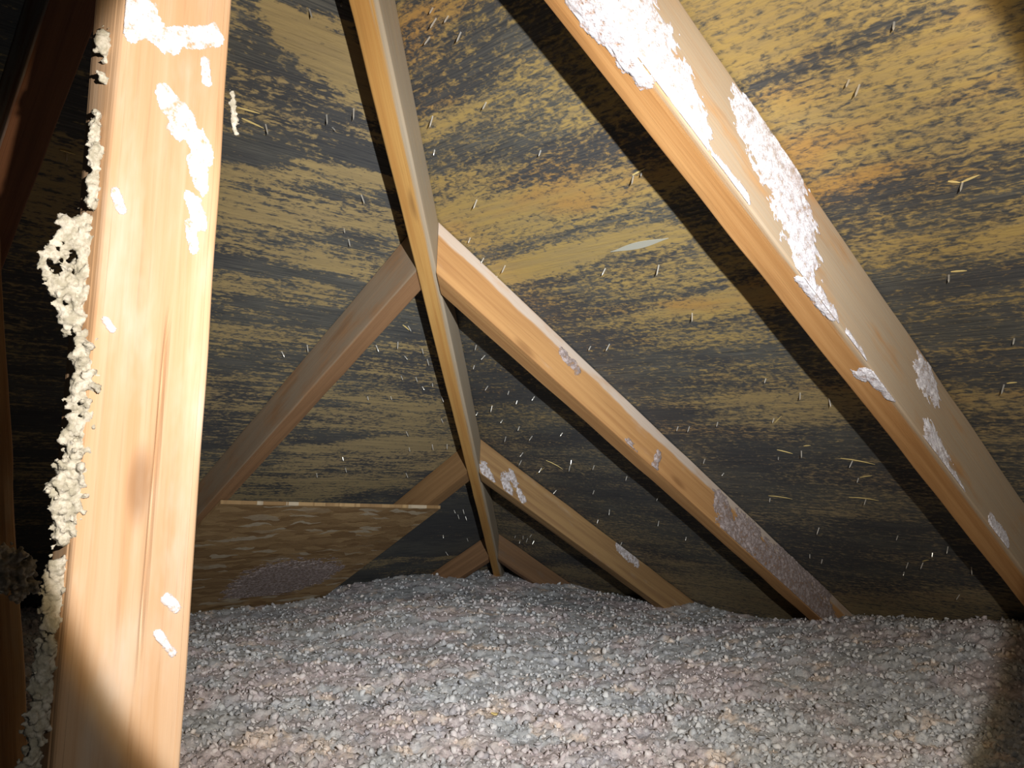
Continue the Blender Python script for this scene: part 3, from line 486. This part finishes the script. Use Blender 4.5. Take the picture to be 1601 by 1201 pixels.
# ---------------------------------------------------------------- fluff stuck to the lumber
def residue(name, fkey, to_world, label, thick, seed, res=0.0016, clip=None, mat=None):
    S = np.array(RESIDUE[fkey]); lo = np.minimum(S[:, :2], S[:, 2:4]).min(0) - 0.07; hi = np.maximum(S[:, :2], S[:, 2:4]).max(0) + 0.07
    if clip: lo[1], hi[1] = max(lo[1], clip[0]), min(hi[1], clip[1])
    n, m = int((hi[0] - lo[0]) / res) + 2, int((hi[1] - lo[1]) / res) + 2
    a = np.linspace(lo[0], hi[0], n)[:, None] + np.zeros((1, m)); b = np.linspace(lo[1], hi[1], m)[None, :] + np.zeros((n, 1))
    F = np.full((n, m), -9.0)
    for a1, b1, a2, b2, r in S:
        da, db = a2 - a1, b2 - b1; L2 = da * da + db * db + 1e-12
        tt = np.clip(((a - a1) * da + (b - b1) * db) / L2, 0, 1)
        F = np.maximum(F, 1 - np.hypot(a - a1 - tt * da, b - b1 - tt * db) / (r * 1.25))
    F = F + 1.5 * (fbm(a / 0.014, b / 0.007, seed, 5) - 0.5)
    h = np.clip(F / 0.3, 0, 1) ** 0.6 * thick * (0.6 + 0.8 * fbm(a / 0.012, b / 0.009, seed + 9, 3))
    keep = F > -0.35; kq = keep[:-1, :-1] & keep[1:, :-1] & keep[1:, 1:] & keep[:-1, 1:]
    i = np.arange(n * m).reshape(n, m); q = np.stack([i[:-1, :-1], i[1:, :-1], i[1:, 1:], i[:-1, 1:]], -1)[kq]
    P = to_world(a.ravel(), b.ravel(), h.ravel() + 0.0004); B = to_world(a.ravel(), b.ravel(), np.full(n * m, 0.0001))
    N = n * m; alls = np.concatenate([q, q[:, ::-1] + N])
    # side walls along open edges
    ed = np.concatenate([q[:, [0, 1]], q[:, [1, 2]], q[:, [2, 3]], q[:, [3, 0]]]); key = np.sort(ed, 1); ky = key[:, 0].astype(np.int64) * N + key[:, 1]
    _, inv, cnt = np.unique(ky, return_inverse=True, return_counts=True); op = ed[cnt[inv] == 1]
    alls = np.concatenate([alls, np.stack([op[:, 1], op[:, 0], op[:, 0] + N, op[:, 1] + N], 1)])
    V = np.concatenate([P, B]); used = np.zeros(len(V), bool); used[alls.ravel()] = True; rm = np.cumsum(used) - 1
    me = mesh_np(name, V[used], rm[alls]); attr(me, 'density', np.clip(np.tile(F.ravel(), 2)[used], -0.35, 1.0))
    return tag(link(name, me, mat or M_WHITE), label, 'insulation fluff', None, 'stuff')
def cheek_w(key):
    _, at, k, th, d = JACKS[key]
    return lambda a, b, h: np.stack([a, at + k * (a - 0.6) + th + h, p * a - d * SL + b], 1)
def under_w(a, b, h):
    return np.stack([a + h * p / SL, b, p * a - JACKS['R1'][4] * SL - h / SL], 1)
def hk(key): return (0.002, JACKS[key][4] * SL - 0.004)
residue('fluff_residue', 'R1s', cheek_w('R1'), 'white fluff streaks stuck along the cheek of the large right rafter', 0.0016, 41, clip=hk('R1'))
residue('fluff_residue', 'R1b', under_w, 'small white fluff dabs under the bottom edge of the large right rafter', 0.002, 47, clip=(JACKS['R1'][1] - 0.024, JACKS['R1'][1] + 0.024))
residue('fluff_residue', 'R2s', cheek_w('R2'), 'pinkish fluff smeared over the lower end of the long middle rafter', 0.0025, 52, clip=hk('R2'), mat=M_PINKISH)
residue('fluff_residue', 'R3s', cheek_w('R3'), 'white fluff specks on the short far rafter right of the hip', 0.0010, 57, clip=hk('R3'), mat=M_DULLW)
residue('fluff_residue', 'O', lambda a, b, h: np.stack([a, b + h * p / SL, p * b - OSB_DROP - h / SL], 1), 'mauve grey fluff smear low on the brown strand board', 0.002, 71, mat=M_PINKISH)
residue('fluff_residue', 'P', lambda a, b, h: np.stack([b, 1.865 + h, a], 1), 'white fluff splashes on the broad face of the pale post', 0.0014, 63, 0.0009, clip=(1.899, 1.975))

def tuft(name, pts, label, per=26, seed=0, spread=1.05, size=0.35):
    g = np.random.default_rng(seed)
    bm = bmesh.new(); bmesh.ops.create_icosphere(bm, subdivisions=2, radius=1.0)
    iv = np.array([v.co[:] for v in bm.verts]); it = np.array([[v.index for v in f.verts] for f in bm.faces]); bm.free()
    VV, TT, n = [], [], 0
    for x, y, z, r in pts:
        for k in range(per):
            c = np.array([x, y, z]) + g.normal(0, 0.5, 3) * r * spread * np.array([1, 0.8, 1.2])
            rr = r * size * g.uniform(0.5, 1.25)
            lob = 1 + 0.28 * np.sin(iv @ g.normal(0, 3, 3) + g.uniform(0, 6)) + g.normal(0, 0.10, len(iv))
            VV.append(iv * lob[:, None] * rr * g.uniform(0.7, 1.3, 3) + c); TT.append(it + n); n += len(iv)
    V = np.concatenate(VV); raw = mesh_np(name, V, None, np.concatenate(TT))
    o = bpy.data.objects.new(name, raw); C.objects.link(o)
    md = o.modifiers.new('fuse', 'REMESH'); md.mode = 'VOXEL'; md.voxel_size = 0.0011; md.use_smooth_shade = True
    me = bpy.data.meshes.new_from_object(o.evaluated_get(bpy.context.evaluated_depsgraph_get()))
    o.modifiers.clear(); bpy.data.objects.remove(o)
    n = len(me.vertices); co = np.empty(n * 3, np.float32); no = np.empty(n * 3, np.float32)
    me.vertices.foreach_get('co', co); me.vertices.foreach_get('normal', no); co = co.reshape(-1, 3); no = no.reshape(-1, 3)
    q = co * 330.0; dsp = np.sin(q[:, 0] * 1.3 + 2 * np.sin(q[:, 1])) * np.sin(q[:, 2] * 1.1 + 2 * np.sin(q[:, 0] * 0.7)) + g.normal(0, 0.35, n)
    me.vertices.foreach_set('co', (co + no * dsp[:, None] * 0.0007).astype(np.float32).ravel()); me.update()
    attr(me, 'tone', np.full(n, 0.6)); me.materials.clear()
    return tag(link(name, me, M_CLUMP), label, 'insulation clump', None)
L_ = ['small white fluff tuft near the top left edge of the pale post', 'tiny white fluff bit on the left edge, below the topmost tuft', 'beaded white fluff strip on the left edge of the pale post',
      'ragged porous white fluff clump sticking out left of the pale post', 'thick grey white fluff coating down the lower left side of the post',
      'thin white fluff wisp on the right edge of the pale post',
      'dim grey fluff strip down the lower left side of the pale post',
      'grey fluff heap in shadow on the dim board at the left edge']
for k, pts in enumerate(POSTCLUMPS): tuft('insulation_clump', pts, L_[k], 34 if k == 3 else 44, 69 + k)

# yellow wood chip on the insulation
cx, cy, _ = CHIP_FLOOR
X, Y = np.array([cx]), np.array([cy]); cz = float(floor_z(X, Y)[0] + bumps(X, Y)[0][0]) + 0.008
bm = bmesh.new(); ring = []
for f, wd in ((-1, 0.0008), (-0.3, 0.003), (0.4, 0.0025), (1, 0.0006)):
    ring.append([bm.verts.new((f * 0.007, s * wd, h * 0.001 + 0.001 * f * f)) for s, h in ((-1, -1), (1, -1), (1, 1), (-1, 1))])
for a, b in zip(ring, ring[1:]):
    for k in range(4): bm.faces.new((a[k], a[(k + 1) % 4], b[(k + 1) % 4], b[k]))
bm.faces.new(ring[0][::-1]); bm.faces.new(ring[-1])
me = bpy.data.meshes.new('wood_chip'); bm.to_mesh(me); bm.free()
chip = link('wood_chip', me, M_CHIP); chip.location = (cx, cy, cz); chip.rotation_euler = (0.1, 0.1, 2.4)
tag(chip, 'tiny yellow wood chip lying on the grey insulation in front', 'wood chip')
